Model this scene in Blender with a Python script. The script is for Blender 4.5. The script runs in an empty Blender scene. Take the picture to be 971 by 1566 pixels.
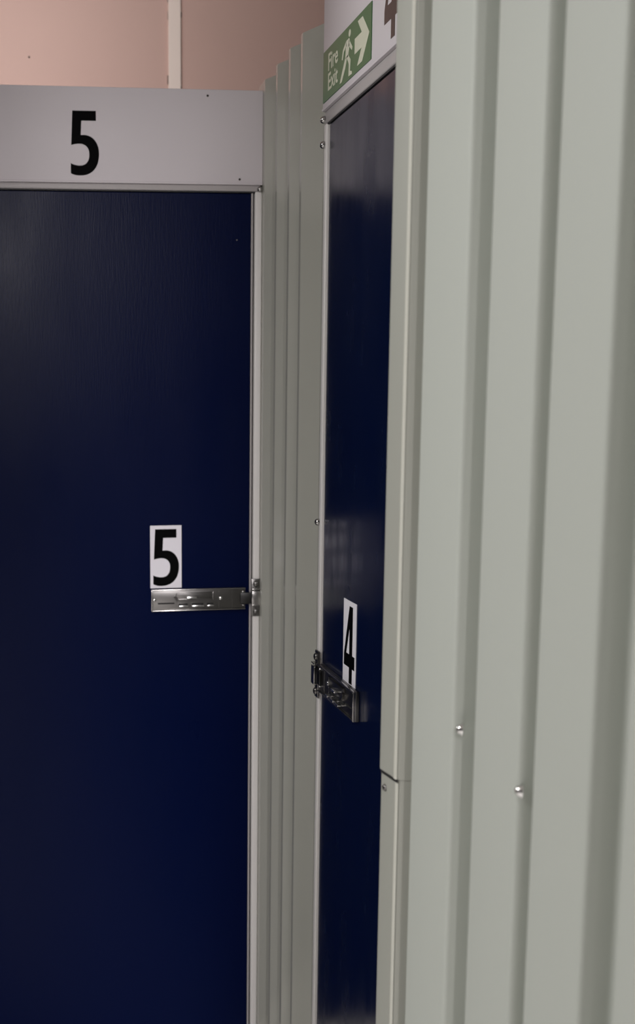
import bpy, bmesh, math, random
from mathutils import Vector, Matrix

random.seed(4)
SC = bpy.context.scene
COL = SC.collection
ZS = 0.08            # floor level offset: measured heights + ZS = height above the floor

# ------------------------------------------------------------------ materials
def srgb(r, g, b):
    f = lambda c: (c/255/12.92) if c/255 <= .04045 else ((c/255+.055)/1.055)**2.4
    return (f(r), f(g), f(b), 1)

def mat(name, color, rough=.5, metal=0., spec=.5, coat=0., coat_rough=.1,
        bump=0., bscale=(40, 40, 40), var=0., vscale=(3, 3, 3), rvar=0., rscale=(6, 6, 2), bdist=.001):
    m = bpy.data.materials.new(name)
    m.use_nodes = True
    nt = m.node_tree
    bs = nt.nodes['Principled BSDF']
    bs.inputs['Base Color'].default_value = color
    bs.inputs['Roughness'].default_value = rough
    bs.inputs['Metallic'].default_value = metal
    bs.inputs['Specular IOR Level'].default_value = spec
    bs.inputs['Coat Weight'].default_value = coat
    bs.inputs['Coat Roughness'].default_value = coat_rough
    tc = nt.nodes.new('ShaderNodeTexCoord')

    def noise(scale, detail=4):
        mp = nt.nodes.new('ShaderNodeMapping')
        mp.inputs['Scale'].default_value = scale
        nt.links.new(tc.outputs['Object'], mp.inputs['Vector'])
        n = nt.nodes.new('ShaderNodeTexNoise')
        n.inputs['Scale'].default_value = 1
        n.inputs['Detail'].default_value = detail
        nt.links.new(mp.outputs['Vector'], n.inputs['Vector'])
        return n
    if var:
        n = noise(vscale)
        mx = nt.nodes.new('ShaderNodeMix')
        mx.data_type = 'RGBA'
        mx.inputs['A'].default_value = tuple(c*(1-var) for c in color[:3])+(1,)
        mx.inputs['B'].default_value = tuple(min(1, c*(1+var)) for c in color[:3])+(1,)
        nt.links.new(n.outputs['Fac'], mx.inputs['Factor'])
        nt.links.new(mx.outputs['Result'], bs.inputs['Base Color'])
    if rvar:
        n = noise(rscale)
        mr = nt.nodes.new('ShaderNodeMapRange')
        mr.inputs['From Min'].default_value = .3
        mr.inputs['From Max'].default_value = .7
        mr.inputs['To Min'].default_value = max(.02, rough-rvar)
        mr.inputs['To Max'].default_value = min(1, rough+rvar)
        nt.links.new(n.outputs['Fac'], mr.inputs['Value'])
        nt.links.new(mr.outputs['Result'], bs.inputs['Roughness'])
    if bump:
        n = noise(bscale)
        b = nt.nodes.new('ShaderNodeBump')
        b.inputs['Strength'].default_value = bump
        b.inputs['Distance'].default_value = bdist
        nt.links.new(n.outputs['Fac'], b.inputs['Height'])
        nt.links.new(b.outputs['Normal'], bs.inputs['Normal'])
    return m

M = dict(
    navy=mat('navy_paint', (.0004, .0032, .028, 1), .32, spec=.075, bump=.2, bscale=(420, 420, 28), rvar=.05),
    navy4=mat('navy_gloss_paint', (.0005, .0034, .021, 1), .22, spec=.42, bump=.08, bscale=(60, 60, 18), rvar=.09, rscale=(16, 16, 5)),
    white=mat('white_coated_steel', srgb(210, 204, 208), .5, spec=.35, bump=.05, bscale=(5, 5, 9), bdist=.01, var=.03),
    jamb=mat('jamb_white', srgb(222, 219, 217), .35, spec=.4),
    grey=mat('goosewing_grey_steel', srgb(184, 186, 178), .34, spec=.45, bump=.03, bscale=(14, 14, 3), var=.02, vscale=(3, 3, 1)),
    greyr=mat('goosewing_grey_steel_satin', srgb(179, 183, 176), .55, spec=.25, bump=.03, bscale=(14, 14, 3), var=.02, vscale=(3, 3, 1)),
    greyg=mat('goosewing_grey_steel_gloss', srgb(184, 184, 175), .16, spec=.6, bump=.02, bscale=(14, 14, 3), var=.02, vscale=(3, 3, 1)),
    greyt=mat('grey_trim_steel', srgb(154, 155, 147), .45, spec=.35, var=.02),
    pink=mat('pink_wall_paint', srgb(206, 173, 163), .75, spec=.25, bump=.12, bscale=(60, 60, 60), var=.05, vscale=(2, 2, 2)),
    cream=mat('cream_batten_paint', srgb(244, 226, 216), .6, var=.04, vscale=(9, 9, 5)),
    caulk=mat('dark_gap', srgb(70, 52, 40), .9),
    black4=mat('black_vinyl_glossy', (.004, .0035, .0035, 1), .25, spec=.5),
    edge_hl=mat('painted_edge_highlight', srgb(196, 196, 186), .5, spec=.25),  # paler colour standing in for the highlight on the flashing edge
    rail=mat('rail_grey_white', srgb(172, 167, 167), .4, spec=.35),
    black=mat('black_vinyl', (.0008, .0008, .0009, 1), .6, spec=.05),
    sticker=mat('white_vinyl', srgb(226, 223, 230), .45),
    steel=mat('zinc_plated_steel', (.20, .195, .19, 1), .30, metal=1, bump=.05, bscale=(90, 90, 300), var=.06),
    bright=mat('bright_zinc', (.82, .82, .81, 1), .22, metal=1),
    rimsteel=mat('bright_rolled_edge', (.45, .44, .43, 1), .25, metal=1),
    darksteel=mat('dark_steel', (.05, .05, .05, 1), .4, metal=1),
    hole=mat('dark_slot', (.004, .004, .004, 1), .7),
    rust=mat('dark_screw', (.03, .022, .018, 1), .5, metal=.6),
    green=mat('sign_green', (.042, .14, .05, 1), .35, spec=.45),
    pale=mat('sign_pale_legend', srgb(205, 208, 188), .4),
    concrete=mat('grey_floor_paint', srgb(188, 186, 182), .5, bump=.1, bscale=(30, 30, 30), var=.08),
    ceil=mat('ceiling_white', srgb(205, 200, 195), .8, var=.02),
    dim=mat('dim_wall_paint', srgb(34, 34, 38), .8, spec=.2, var=.05),
    seal=mat('dark_rubber', (.012, .012, .013, 1), .6),
)

# ------------------------------------------------------------------ mesh helpers
class Frame:
    """A local frame on a wall: x = reading direction, y = into the wall, z = up."""
    def __init__(s, ox, oy, rot):
        s.o = Vector((ox, oy, 0)); s.rot = rot
        s.m = Matrix.Rotation(rot, 3, 'Z')
    def w(s, p):
        q = s.o + s.m @ Vector((p[0], p[1], 0))
        return Vector((q.x, q.y, p[2]+ZS))

ID = Frame(0, 0, 0)

class MB:
    def __init__(s): s.bm = bmesh.new()
    def box(s, x0, x1, y0, y1, z0, z1, bev=0, seg=2):
        b = bmesh.new()
        bmesh.ops.create_cube(b, size=1)
        for v in b.verts:
            v.co = Vector((x0 if v.co.x < 0 else x1, y0 if v.co.y < 0 else y1, z0 if v.co.z < 0 else z1))
        if bev:
            bmesh.ops.bevel(b, geom=b.edges[:], offset=bev, segments=seg, profile=.5, affect='EDGES')
        s.merge(b); return s
    def merge(s, b):
        me = bpy.data.meshes.new('t'); b.to_mesh(me); b.free()
        s.bm.from_mesh(me); bpy.data.meshes.remove(me)
    def prism(s, pts, y0, y1):
        """polygon in x,z extruded along y from y0 (front) to y1 (back)"""
        a = [s.bm.verts.new((x, y0, z)) for x, z in pts]
        c = [s.bm.verts.new((x, y1, z)) for x, z in pts]
        n = len(pts)
        s.bm.faces.new(a); s.bm.faces.new(c[::-1])
        for i in range(n):
            s.bm.faces.new((a[i], c[i], c[(i+1) % n], a[(i+1) % n]))
        return s
    def sheet(s, plan, z0, z1, nz=1):
        """plan polyline (x,y) extruded upward"""
        rows = []
        for k in range(nz+1):
            z = z0+(z1-z0)*k/nz
            rows.append([s.bm.verts.new((x, y, z)) for x, y in plan])
        for k in range(nz):
            for i in range(len(plan)-1):
                s.bm.faces.new((rows[k][i], rows[k][i+1], rows[k+1][i+1], rows[k+1][i]))
        return s
    def strip(s, outer, hole, y0, y1):
        """polygon with one hole, extruded along y"""
        b = bmesh.new()
        es = []
        for ring in (outer, hole):
            vs = [b.verts.new((x, y0, z)) for x, z in ring]
            es += [b.edges.new((vs[i], vs[(i+1) % len(vs)])) for i in range(len(vs))]
        bmesh.ops.triangle_fill(b, use_beauty=True, use_dissolve=False, edges=es)
        r = bmesh.ops.extrude_face_region(b, geom=b.faces[:])
        for v in r['geom']:
            if isinstance(v, bmesh.types.BMVert): v.co.y = y1
        s.merge(b); return s
    def dome(s, x, y, z, r, h, n=20, rings=5, axis=(0, -1, 0), sink=.001):
        """screw/rivet head: flattened dome pointing along axis from its seat"""
        ax = Vector(axis).normalized()
        q = Vector((0, 0, 1)).rotation_difference(ax).to_matrix()
        prof = [(r, -sink), (r, h*.25)] + [(r*math.cos(t), h*.25+h*.75*math.sin(t)) for t in [math.pi/2*k/rings for k in range(1, rings)]]
        rows = []
        for rr, hh in prof:
            rows.append([s.bm.verts.new(Vector((x, y, z))+q @ Vector((rr*math.cos(a), rr*math.sin(a), hh))) for a in [2*math.pi*i/n for i in range(n)]])
        for k in range(len(rows)-1):
            for i in range(n):
                s.bm.faces.new((rows[k][i], rows[k][(i+1) % n], rows[k+1][(i+1) % n], rows[k+1][i]))
        s.bm.faces.new(rows[-1]); s.bm.faces.new(rows[0][::-1])
        return s
    def cyl(s, x, y, z, r, h, axis=(0, -1, 0), n=20, bev=0):
        ax = Vector(axis).normalized()
        q = Vector((0, 0, 1)).rotation_difference(ax).to_matrix()
        prof = [(r, 0), (r, h-bev), (r-bev, h)] if bev else [(r, 0), (r, h)]
        rows = []
        for rr, hh in prof:
            rows.append([s.bm.verts.new(Vector((x, y, z))+q @ Vector((rr*math.cos(a), rr*math.sin(a), hh))) for a in [2*math.pi*i/n for i in range(n)]])
        for k in range(len(rows)-1):
            for i in range(n):
                s.bm.faces.new((rows[k][i], rows[k][(i+1) % n], rows[k+1][(i+1) % n], rows[k+1][i]))
        s.bm.faces.new(rows[-1]); s.bm.faces.new(rows[0][::-1])
        return s
    def build(s, name, m, parent=None, base=(0, 0, 0), frame=ID, smooth=False):
        """base: origin of the owning thing in frame coordinates"""
        B = Vector(base)
        for v in s.bm.verts: v.co -= B
        bmesh.ops.recalc_face_normals(s.bm, faces=s.bm.faces[:])
        me = bpy.data.meshes.new(name); s.bm.to_mesh(me); s.bm.free()
        me.materials.append(m)
        if smooth:
            for p in me.polygons: p.use_smooth = True
            me.set_sharp_from_angle(angle=math.radians(38))
        o = bpy.data.objects.new(name, me); COL.objects.link(o)
        if parent is None:
            o.location = frame.w(B); o.rotation_euler.z = frame.rot
        else:
            o.parent = parent
        return o

def tag(o, label=None, cat=None, group=None, kind=None):
    if label: o['label'] = label
    if cat: o['category'] = cat
    if group: o['group'] = group
    if kind: o['kind'] = kind
    return o

def thing(name, label, cat, base, frame=ID, group=None, kind=None):
    o = bpy.data.objects.new(name, None); COL.objects.link(o)
    o.empty_display_size = .05
    o.location = frame.w(Vector(base)); o.rotation_euler.z = frame.rot
    tag(o, label, cat, group, kind)
    return o

# ------------------------------------------------------------------ glyphs
def bez(p0, p1, p2, p3, n=10):
    out = []
    for i in range(1, n+1):
        t = i/n; a = (1-t)**3; b = 3*t*(1-t)**2; c = 3*t*t*(1-t); d = t**3
        out.append((a*p0[0]+b*p1[0]+c*p2[0]+d*p3[0], a*p0[1]+b*p1[1]+c*p2[1]+d*p3[1]))
    return out

def five():
    P = [(12, 0), (134, 0), (134, 49), (58, 49), (54, 121)]
    P += bez((54, 121), (110, 112), (148, 152), (148, 212))
    P += bez((148, 212), (148, 285), (108, 323), (48, 323))
    P += bez((48, 323), (28, 323), (12, 319), (0, 312), 5)
    P += [(0, 261)]
    P += bez((0, 261), (14, 269), (30, 273), (46, 273), 5)
    P += bez((46, 273), (80, 273), (97, 252), (97, 216))
    P += bez((97, 216), (97, 180), (76, 164), (45, 164))
    P += bez((45, 164), (30, 164), (20, 167), (4, 171), 4)
    return [(x/148, y/323) for x, y in P]

FOUR_OUT = [(.47, 0), (.78, 0), (.78, .625), (1, .625), (1, .795), (.78, .795), (.78, 1), (.50, 1), (.50, .795), (0, .795), (0, .655)]
FOUR_IN = [(.50, .27), (.50, .625), (.21, .625)]

def numeral(digit, x0, ztop, w, h, yf, name, parent, base):
    tr = lambda pts: [(x0+a*w, ztop-b*h) for a, b in pts]
    mb = MB()
    if digit == 5:
        b = bmesh.new()
        pts = tr(five())
        vs = [b.verts.new((x, yf-.0004, z)) for x, z in pts]
        es = [b.edges.new((vs[i], vs[(i+1) % len(vs)])) for i in range(len(vs))]
        bmesh.ops.triangle_fill(b, use_beauty=True, use_dissolve=False, edges=es)
        r = bmesh.ops.extrude_face_region(b, geom=b.faces[:])
        for v in r['geom']:
            if isinstance(v, bmesh.types.BMVert): v.co.y = yf
        mb.merge(b)
    else:
        mb.strip(tr(FOUR_OUT), tr(FOUR_IN), yf-.0004, yf)
    return mb.build(name, M['black'] if (digit == 5 or name != 'numeral' or w < .063) else M['black4'], parent, base)

# ------------------------------------------------------------------ a storage unit front
WD = .80     # door width
def unit(fr, s, digit, zl, zst, xst, words, navy, num_x, num_w, scr, jscr, rb, hz, ht):
    """s=+1: lock edge on the right (x=0, door runs to -x); s=-1: lock edge on the left."""
    X = lambda u: -s*u                     # distance from the lock-side jamb edge -> local x
    def rng(u0, u1):
        a, b = X(u0), X(u1); return min(a, b), max(a, b)
    xc = X(.02+WD/2)
    zb, zt = -ZS+.012, rb+.0005
    # ---- door
    base = (xc, .0, -ZS)
    d = thing('storage_door', words['door'], 'door', (base[0], base[1], zb), fr, kind='thing')
    base = (base[0], base[1], zb)
    x0, x1 = rng(.0248, .02+WD-.003)
    MB().box(x0, x1, .003, .032, zb, zt-.0045, .0015, 1).build('panel', navy, d, base)
    # lipping that shows as a bright edge down the lock side
    a, b = rng(.0206, .0245)
    MB().box(a, b, .0035, .030, zb, zt-.004).build('edge_lipping', M['rail'], d, base)
    # number sticker
    sx0, sx1 = min(X(xst), X(xst+.075)), max(X(xst), X(xst+.075))
    st = MB().box(sx0, sx1, .0022, .0032, zst-.15, zst).build('number_sticker', M['sticker'], d, base)
    tag(st, words['sticker'])
    numeral(digit, sx0+.0068, zst-.0088, .062, .136, .0022, 'numeral', st, base)
    # slide bolt: folded tray with a raised rim, guides, sliding lever, rivets
    L0, L1 = .036, .264
    h = .0525; z0 = zl-h/2; z1 = zl+h/2
    a, b = rng(L0, L1)
    t = MB()
    t.box(a, b, -.0045, .003, z0, z1, .0012)
    for u in (.068+.0, .100):
        e0, e1 = rng(u-.0006, u+.0006)
        t.box(e0, e1, -.0051, -.004, z0+.003, z1-.0035)
    bolt = t.build('slide_bolt', M['steel'], d, base, smooth=True)
    tag(bolt, words['bolt'])
    rm = MB()
    a, b = rng(L0, L1)
    rm.box(a, b, -.0098, -.004, z1-.0028, z1, .0009)
    rm.box(a, b, -.0088, -.004, z0, z0+.0022, .0008)
    e0, e1 = rng(L1-.0035, L1)
    rm.box(e0, e1, -.0092, -.004, z0+.0005, z1-.0005, .001)
    rm.build('rim', M['rimsteel'], bolt, base, smooth=True)
    U = lambda v: L1-v                      # v measured from the far end of the tray
    e0, e1 = rng(U(.056), U(.016))
    MB().box(e0, e1, -.0054, -.0037, zl-.0095, zl-.0062).build('slot', M['hole'], bolt, base)
    # lever: a flat bar with a raised outline and a bent tip
    lv = MB()
    e0, e1 = rng(U(.150), U(.060))
    lv.box(e0, e1, -.0082, -.0045, zl+.0005, zl+.018, .001)
    lv.box(e0, e1, -.0102, -.0077, zl+.0005, zl+.003, .0008)
    lv.box(e0, e1, -.0097, -.0077, zl+.0155, zl+.018, .0008)
    f0, f1 = rng(U(.151), U(.1475))
    lv.box(f0, f1, -.0102, -.0045, zl-.001, zl+.0185, .0008)
    p = [(X(U(.053)), zl+.009), (X(U(.057)), zl+.011), (X(U(.066)), zl+.0005), (X(U(.061)), zl-.003)]
    lv.prism(p, -.0117, -.0045)
    lv.build('lever', M['steel'], bolt, base, smooth=True)
    for v0, v1 in ((.066, .088), (.097, .126), (.134, .150)):
        e0, e1 = rng(U(v1), U(v0))
        g = MB().box(e0, e1, -.0165, -.0045, zl-.0158, zl-.0124, .0007)
        g.build('guide', M['bright'], bolt, base, smooth=True)
        MB().box(e0, e1, -.0056, -.0045, zl-.0126, zl-.0090).build('slot', M['hole'], bolt, base)
    # lifted thumb piece of the lever
    e0, e1 = rng(U(.108), U(.084))
    MB().box(e0, e1, -.0182, -.0072, zl+.004, zl+.0085, .0014).build('thumb_piece', M['bright'], bolt, base, smooth=True)
    for v, dz, r in ((.0075, .001, .0042), (.168, .002, .0046), (.2225, .0165, .0026), (.2225, -.0165, .0026)):
        MB().dome(X(U(v)), -.0045, zl+dz, r, .0032).build('rivet', M['bright'], bolt, base, smooth=True)
    e0, e1 = rng(.004, L0+.012)
    MB().box(e0, e1, -.0085, -.0048, zl-.0138, zl+.0138, .001).build('bolt_tongue', M['darksteel'], bolt, base, smooth=True)
    if digit == 5:
        MB().dome(X(.058), .003, 1.876, .0018, .001).build('rivet', M['steel'], d, base, smooth=True)

    # ---- frame
    fb = (xc, 0, -ZS)
    f = thing('door_frame', words['frame'], 'door frame', fb, fr, kind='thing')
    for u0, u1 in ((0, .0166), (.02+WD+.0015, .04+WD)):
        a, b = rng(u0, u1)
        j = MB().box(a, b, -.001, .045, -ZS, rb, .003, 3).build('jamb', M['jamb'], f, fb, smooth=True)
    a, b = rng(.0168, .0204)
    MB().box(a, b, .012, .030, -ZS, rb).build('seal', M['seal'], f, fb)
    a, b = rng(.004, .036+WD)
    MB().box(a, b, -.0005, .045, rb, hz+.0002, .0025, 3).build('head_rail', M['rail'], f, fb, smooth=True)
    a, b = rng(.006, .034+WD)
    MB().box(a, b, .001, .030, rb-.0028, rb+.0003).build('seal', M['seal'], f, fb)
    a, b = rng(-.001, .0205)
    pl = MB()
    pl.box(a, b, -.004, .0, zl-.045, zl+.046, .001)
    pl = pl.build('strike_plate', M['steel'], f, fb, smooth=True)
    sp_ = MB()
    sp_.box(a, b, -.0115, -.003, zl+.0145, zl+.0172, .0008)
    sp_.box(a, b, -.0115, -.003, zl+.0205, zl+.0232, .0008)
    sp_.box(a, b, -.0115, -.0090, zl-.0165, zl+.0150, .0008)
    sp_.box(a, b, -.0115, -.003, zl-.0185, zl-.0155, .0008)
    sp_.build('staple', M['rimsteel'], pl, fb, smooth=True)
    for dz in (.034, -.033):
        m = MB().dome(X(.0095), -.004, zl+dz, .0072, .0055)
        m.build('screw', M['steel'], pl, fb, smooth=True)
    for i, (u, z) in enumerate(jscr):
        MB().dome(X(u), -.001, z, .0066, .0085, rings=6).build('screw', M['rimsteel'], f, fb, smooth=True)

    # ---- header panel
    hb = (xc, 0, hz)
    hd = thing('header_panel', words['header'], 'panel', hb, fr)
    a, b = rng(.0, .04+WD)
    pan = MB().box(a, b, -.004, .04, hz, ht, .002, 2)
    pan.build('panel', M['white'], hd, hb, smooth=True)
    a, b = rng(.001, .039+WD)
    MB().box(a, b, -.006, -.003, hz+.0002, hz+.0042, .001).build('bottom_lip', M['white'], hd, hb, smooth=True)
    numeral(digit, num_x, hz+.1545, num_w, .139, -.004, 'numeral', hd, hb)
    for u, z in scr:
        MB().dome(X(u), -.004, z, .0026, .0018).build('screw', M['rust'], hd, hb, smooth=True)

# unit five faces the camera at the end of the corridor
F5 = Frame(0, 0, 0)
unit(F5, +1, 5, 1.0405, 1.2190, .1895, dict(
    door='wide navy blue storage door facing us below the white panel marked 5',
    sticker='white number sticker reading 5', bolt='zinc plated sliding bolt',
    frame='pale grey frame at right of navy door 5, with strike plate',
    header='white panel above navy door reading 5, in front of pink wall'),
    M['navy'], -.4385, .064, [(.1275, 2.1895), (.0535, 2.0092)], [(.006, 1.988)], 1.9835, 1.997, 2.2035)

# unit four runs along the right-hand side of the corridor, lock edge at its far end
C4 = -.0188
F4 = Frame(C4, -.597, -math.pi/2)
unit(F4, -1, 4, 0.9905, 1.1628, .1640, dict(
    door='narrow looking navy blue door seen edge-on at right, with sticker 4',
    sticker='white number sticker reading 4', bolt='zinc plated sliding bolt',
    frame='pale grey frame around the edge-on navy door with sticker 4',
    header='white panel above edge-on navy door, carrying green exit sign'),
    M['navy4'], .342, .064, [], [(.004, 2.003), (.004, 1.960), (.004, 1.2815)], 1.9955, 2.017, 2.218)

# ------------------------------------------------------------------ fire exit sign on header four
sb = (.135, -.004, 2.030)
sg = thing('fire_exit_sign', 'green and white fire exit sign with arrow on white panel', 'sign', sb, F4)
SX0, SX1, SZ0, SZ1 = .006, .282, 2.0300, 2.1150
def sp(u, v): return (SX0+u*(SX1-SX0), SZ1-v*(SZ1-SZ0))
MB().box(SX0, SX1, -.0055, -.004, SZ0, SZ1).build('backing', M['green'], sg, sb)
YF = -.0055
MB().prism([sp(*q) for q in ((.97, .5), (.84, .90), (.745, .90), (.825, .645), (.69, .645), (.69, .365), (.825, .365), (.745, .10), (.84, .10))], YF-.0004, YF).build('arrow', M['pale'], sg, sb)
fig = MB()
def poly(*q): fig.prism([sp(*a) for a in q], YF-.0004, YF)
fig.prism([sp(.583+.022*math.cos(t), .155+.066*math.sin(t)) for t in [2*math.pi*k/16 for k in range(16)]], YF-.0004, YF)
poly((.515, .24), (.575, .235), (.590, .30), (.560, .56), (.500, .56), (.505, .42))      # trunk
poly((.570, .27), (.600, .33), (.645, .46), (.632, .51), (.590, .42), (.565, .38))       # leading arm
poly((.515, .24), (.520, .33), (.465, .40), (.445, .53), (.425, .51), (.445, .35))       # trailing arm
poly((.525, .53), (.562, .53), (.610, .66), (.600, .86), (.640, .90), (.640, .95), (.572, .94), (.575, .72))  # leading leg
poly((.498, .54), (.540, .56), (.500, .74), (.430, .93), (.388, .93), (.400, .87), (.450, .70))  # trailing leg
fig.build('running_figure', M['pale'], sg, sb)

def text_mesh(body, x0, zbase, size, y):
    cu = bpy.data.curves.new('t', 'FONT'); cu.body = body; cu.size = size; cu.extrude = .0002; cu.offset = .0006
    ob = bpy.data.objects.new('t', cu); COL.objects.link(ob)
    dg = bpy.context.evaluated_depsgraph_get(); dg.update()
    me = bpy.data.meshes.new_from_object(ob.evaluated_get(dg))
    bpy.data.objects.remove(ob); bpy.data.curves.remove(cu)
    me.transform(Matrix(((1, 0, 0, x0), (0, 0, -1, y), (0, 1, 0, zbase), (0, 0, 0, 1))))
    return me
lt = MB()
for body, v in (('Fire', .45), ('Exit', .84)):
    me = text_mesh(body, *[sp(.115, v)[0], sp(.115, v)[1]], .040, YF-.0003)
    lt.bm.from_mesh(me); bpy.data.meshes.remove(me)
lt.build('lettering', M['pale'], sg, sb)

# ------------------------------------------------------------------ corrugated partition between the two fronts
# plan runs from the far corner towards the camera
crests = [-.0175, -.139, -.2535, -.354]
plan = [(.001, .046)]
for i, y in enumerate(crests):
    nxt = crests[i+1] if i+1 < len(crests) else None
    plan += [(.0, y+.009), (.0, y-.006)]
    if nxt is not None:
        plan += [(.0190, y-.050), (.0190, y-.066)]
    else:
        plan += [(.027, y-.068), (.027, -.62)]
def soften(plan, r, n=3):
    out = [plan[0]]
    for i in range(1, len(plan)-1):
        p = Vector(plan[i]); a = Vector(plan[i-1]); b = Vector(plan[i+1])
        ra = min(r, (a-p).length*.45); rb = min(r, (b-p).length*.45)
        A = p+(a-p).normalized()*ra; B = p+(b-p).normalized()*rb
        for k in range(n+1):
            t = k/n
            q = A*(1-t)**2+p*2*t*(1-t)+B*t*t
            out.append((q.x, q.y))
    out.append(plan[-1]); return out
w = MB().sheet(soften(plan, .0012), -ZS, 2.222, 1).build('wall_corner', M['greyg'], None, (0, -.3, -ZS), smooth=True)
tag(w, 'shaded grey corrugated steel partition between door 5 and door 4', 'wall', kind='structure')

# ------------------------------------------------------------------ near right-hand corrugated wall
XR = -.175
D = -2.7513
crest_far = [-1.5565, -1.7222, -1.8468, -1.9897]      # far edge of each proud flat
crest_near = [-1.6703, -1.8198, -1.9410]              # near edge of each proud flat
yy = -1.9897
while yy > -3.4:
    crest_near.append(yy-.094); yy -= .1405; crest_far.append(yy)
plan = [(XR+.0235, -1.478), (XR+.0235, -1.5475)]
for i in range(len(crest_near)):
    yf, yn = crest_far[i], crest_near[i]
    nf = crest_far[i+1]
    g = yn-nf
    dep = .026 if g > .035 else .017
    plan += [(XR, yf), (XR, yn)]
    plan += [(XR+dep, yn-g*.07), (XR+dep, yn-g*.90)]
plan += [(XR, crest_far[len(crest_near)])]
w = MB().sheet(soften(plan, .0042, 4), -ZS, 2.26, 1).build('wall_right', M['greyr'], None, (XR, -2, -ZS), smooth=True)
tag(w, 'pale grey ribbed steel wall filling the right side', 'wall', kind='structure')
for (x, y, z) in ((XR+.006, -1.6835, 1.186), (XR+.004, -1.8225, 1.170)):
    m = MB()
    ax = (-.85, .5, .0)
    m.cyl(x, y, z, .0072, .0018, ax, bev=.0005)
    m.dome(x-.001, y, z, .0052, .0060, axis=ax)
    m.build('screw', M['bright'], w, (XR, -2, -ZS), smooth=True)

# corner flashing: an upper folded cover overlapping a lower one, seam across its face
tb = (XR, -1.45, -ZS)
tr = thing('trim_2', 'folded pale grey corner flashing beside door 4, with dark seam', 'trim', tb, kind='structure')
E0 = Vector((-.1790, -1.4665)); E1 = Vector((-.1730, -1.5130))
dirn = (E1-E0).normalized(); nrm = Vector((-dirn.y, dirn.x))
if nrm.x > 0: nrm = -nrm
def flash(off):
    return [tuple(E0+Vector((.17, -.02))+nrm*off), tuple(E0+nrm*off), tuple(E1+nrm*off), (XR+.0240-off*.3, E1.y-.008-off*.3)]
za = 1.0805; zb_ = 1.0850
MB().sheet(soften(flash(0), .004, 5), -ZS, za+.02).build('lower_cover', M['greyt'], tr, tb, smooth=True)
up = MB().sheet(soften(flash(.0022), .004, 5), za, 2.26).build('upper_cover', M['greyt'], tr, tb, smooth=True)
sm = MB().sheet(soften(flash(.0012)[:3], .004, 5), za-.0045, za+.002).build('seam_shadow_gap', M['seal'], tr, tb, smooth=True)
hl = [tuple(E1-dirn*.0082+nrm*.0026), tuple(E1-dirn*.0056+nrm*.0036), tuple(E1-dirn*.0020+nrm*.0036), tuple(E1-dirn*.0006+nrm*.0022)]
MB().sheet(hl, za, 2.26).build('painted_highlight', M['edge_hl'], up, tb, smooth=True)  # pale strip paints the highlight of the rounded bend
hl = [tuple(E1-dirn*.0082+nrm*.0004), tuple(E1-dirn*.0056+nrm*.0014), tuple(E1-dirn*.0020+nrm*.0014), tuple(E1-dirn*.0006+nrm*.0002)]
MB().sheet(hl, -ZS, za-.0045).build('painted_highlight', M['edge_hl'], tr, tb, smooth=True)  # same painted highlight on the lower cover
q = E0+dirn*.013
m = MB()
m.dome(q.x, q.y, 1.0605, .0040, .0032, axis=(nrm.x, nrm.y, 0))
m.build('screw', M['steel'], tr, tb, smooth=True)

# ------------------------------------------------------------------ building shell
YP = 1.60                      # the building wall stands behind unit five
YB = -8.0
HC = 4.1
def onpink(x, y, z):
    """carry a point seen on the y=0 plane back to the pink wall along its sight line"""
    c = Vector((-.6087, -2.7513, 1.5005)); d = Vector((x, 0, z))-c
    return c+d*((YP-c.y)/d.y)
w = MB().box(-3.6, 3.2, YP, YP+.1, -ZS, HC).build('wall_back', M['pink'], None, (0, YP, -ZS))
tag(w, 'dusky pink painted wall rising behind the white panel', 'wall', kind='structure')
xa = onpink(-.2164, 0, 2.3084).x; xb = onpink(-.1884, 0, 2.3092).x
tb = ((xa+xb)/2, YP, 2.0)
t = MB().box(xa, xb, YP-.012, YP+.001, 1.9, HC, .002, 1).build('trim_1', M['cream'], None, tb)
tag(t, 'vertical cream batten strip on the pink wall', 'trim', kind='structure')
for sx, side in ((xa, -1), (xb, 1)):
    g = MB()
    z = 2.3
    while z < 3.1:
        hgt = random.uniform(.015, .09)
        if random.random() < .66:
            wd = random.uniform(.0012, .0042)
            g.box(min(sx, sx+side*wd), max(sx, sx+side*wd), YP-.002, YP+.0005, z, z+hgt)
        z += hgt+random.uniform(.004, .03)
    g.build('chipped_edge', M['caulk'], t, tb)
q = onpink(-.5262, 0, 2.263)
n = MB().dome(q.x, YP, q.z, .0034, .0025).build('nail', M['rust'], None, (q.x, YP, q.z), smooth=True)
tag(n, 'tiny dark nail head in pink wall, upper left', 'nail')

w = MB().box(-3.6, 3.2, YB, YP, -ZS-.1, -ZS).build('floor', M['concrete'], None, (0, -3, -ZS))
tag(w, 'grey painted concrete floor', 'floor', kind='structure')
w = MB().box(-3.6, 3.2, YB, YP, HC, HC+.1).build('ceiling', M['ceil'], None, (0, -3, HC))
tag(w, 'white ceiling', 'ceiling', kind='structure')
w = MB().box(-3.6, 3.2, YB-.1, YB, -ZS, HC).build('wall_front', M['dim'], None, (0, YB, -ZS))
tag(w, 'dark wall behind the camera', 'wall', kind='structure')
w = MB().box(-3.7, -3.6, YB, YP, -ZS, HC).build('wall_left', M['dim'], None, (-3.6, -3, -ZS))
tag(w, 'dark wall on the left beyond the frame', 'wall', kind='structure')
w = MB().box(-.94, -.842, -.47, .05, -ZS, 2.75).build('light_blocker_left', M['dim'], None, (-.9, -.2, -ZS))  # added to shade the corrugated partition from the light at left
tag(w, 'unseen light blocker added at the left end of door 5, beyond the frame', 'wall', kind='structure')
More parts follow.
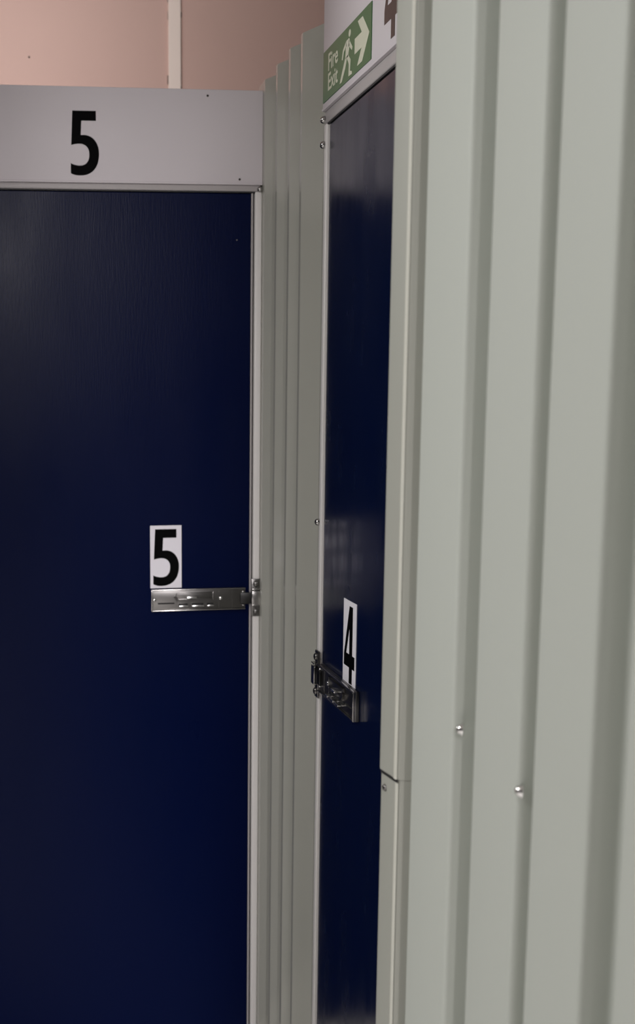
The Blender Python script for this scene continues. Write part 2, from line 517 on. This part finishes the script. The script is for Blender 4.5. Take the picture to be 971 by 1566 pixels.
w = MB().box(-.50, -.08, -3.75, -3.6, -ZS, 3.2).build('light_blocker_right', M['dim'], None, (-.27, -3.65, -ZS))  # added to keep corridor_lamp off the ribbed right wall
tag(w, 'unseen dark light blocker added on the right behind the camera', 'wall', kind='structure')
w = MB().box(3.2, 3.3, YB, YP, -ZS, HC).build('wall_far_right', M['dim'], None, (3.2, -3, -ZS))
tag(w, 'dark wall far on the right', 'wall', kind='structure')

# ------------------------------------------------------------------ light
def area(name, loc, size, power, color, target=None):
    l = bpy.data.lights.new(name, 'AREA'); l.shape = 'RECTANGLE'
    l.size, l.size_y = size; l.energy = power; l.color = color
    o = bpy.data.objects.new(name, l); COL.objects.link(o); o.location = loc
    if target is not None:
        o.rotation_euler = (Vector(target)-Vector(loc)).to_track_quat('-Z', 'Y').to_euler()
    return o
area('aisle_fill', (-1.9, -1.8, 2.72), (.6, .3), 38, (1, .985, .97))  # added fill for header, partition and right wall, no known fixture
area('corridor_lamp', (-.76, -5.6, 2.85), (.12, 1.2), 470, (1, .95, .96))
area('right_wall_fill', (-2.3, -.15, 2.55), (.4, .4), 20, (1, 1, .975), (-.2, -1.6, 1.5))  # added fill aimed at the ribbed right wall, no known fixture
area('pink_wall_fill', (-.75, .12, 2.95), (.4, .3), 4.5, (1, .98, .97), (-.56, 1.6, 2.75)).data.spread = math.radians(96)  # added fill, narrowed to brighten only the pink wall
wd = bpy.data.worlds.new('world'); SC.world = wd; wd.use_nodes = True
wd.node_tree.nodes['Background'].inputs['Color'].default_value = (.9, .95, 1, 1)
wd.node_tree.nodes['Background'].inputs['Strength'].default_value = .09

# ------------------------------------------------------------------ camera
f, px, py = 1800.2, 219.1, 891.3
yaw, pit, rol = .118174, -.149441, -.008119
fw = Vector((math.sin(yaw)*math.cos(pit), math.cos(yaw)*math.cos(pit), math.sin(pit)))
r = Vector((math.cos(yaw), -math.sin(yaw), 0)); u = r.cross(fw)
r2 = r*math.cos(rol)+u*math.sin(rol); u2 = -r*math.sin(rol)+u*math.cos(rol)
cam = bpy.data.cameras.new('camera'); co = bpy.data.objects.new('camera', cam); COL.objects.link(co)
mw = Matrix((r2, u2, -fw)).transposed().to_4x4()
mw.translation = Vector((-.6087, -2.7513, 1.5005+ZS))
co.matrix_world = mw
cam.sensor_width = 36; cam.sensor_fit = 'AUTO'
cam.lens = f/1566*36
cam.shift_x = (485.5-px)/1566
cam.shift_y = (py-783)/1566
cam.clip_start = .02
cam.dof.use_dof = True
cam.dof.focus_distance = 1.95
cam.dof.aperture_fstop = 6.0
SC.camera = co
SC.view_settings.view_transform = 'Standard'
SC.view_settings.look = 'None'
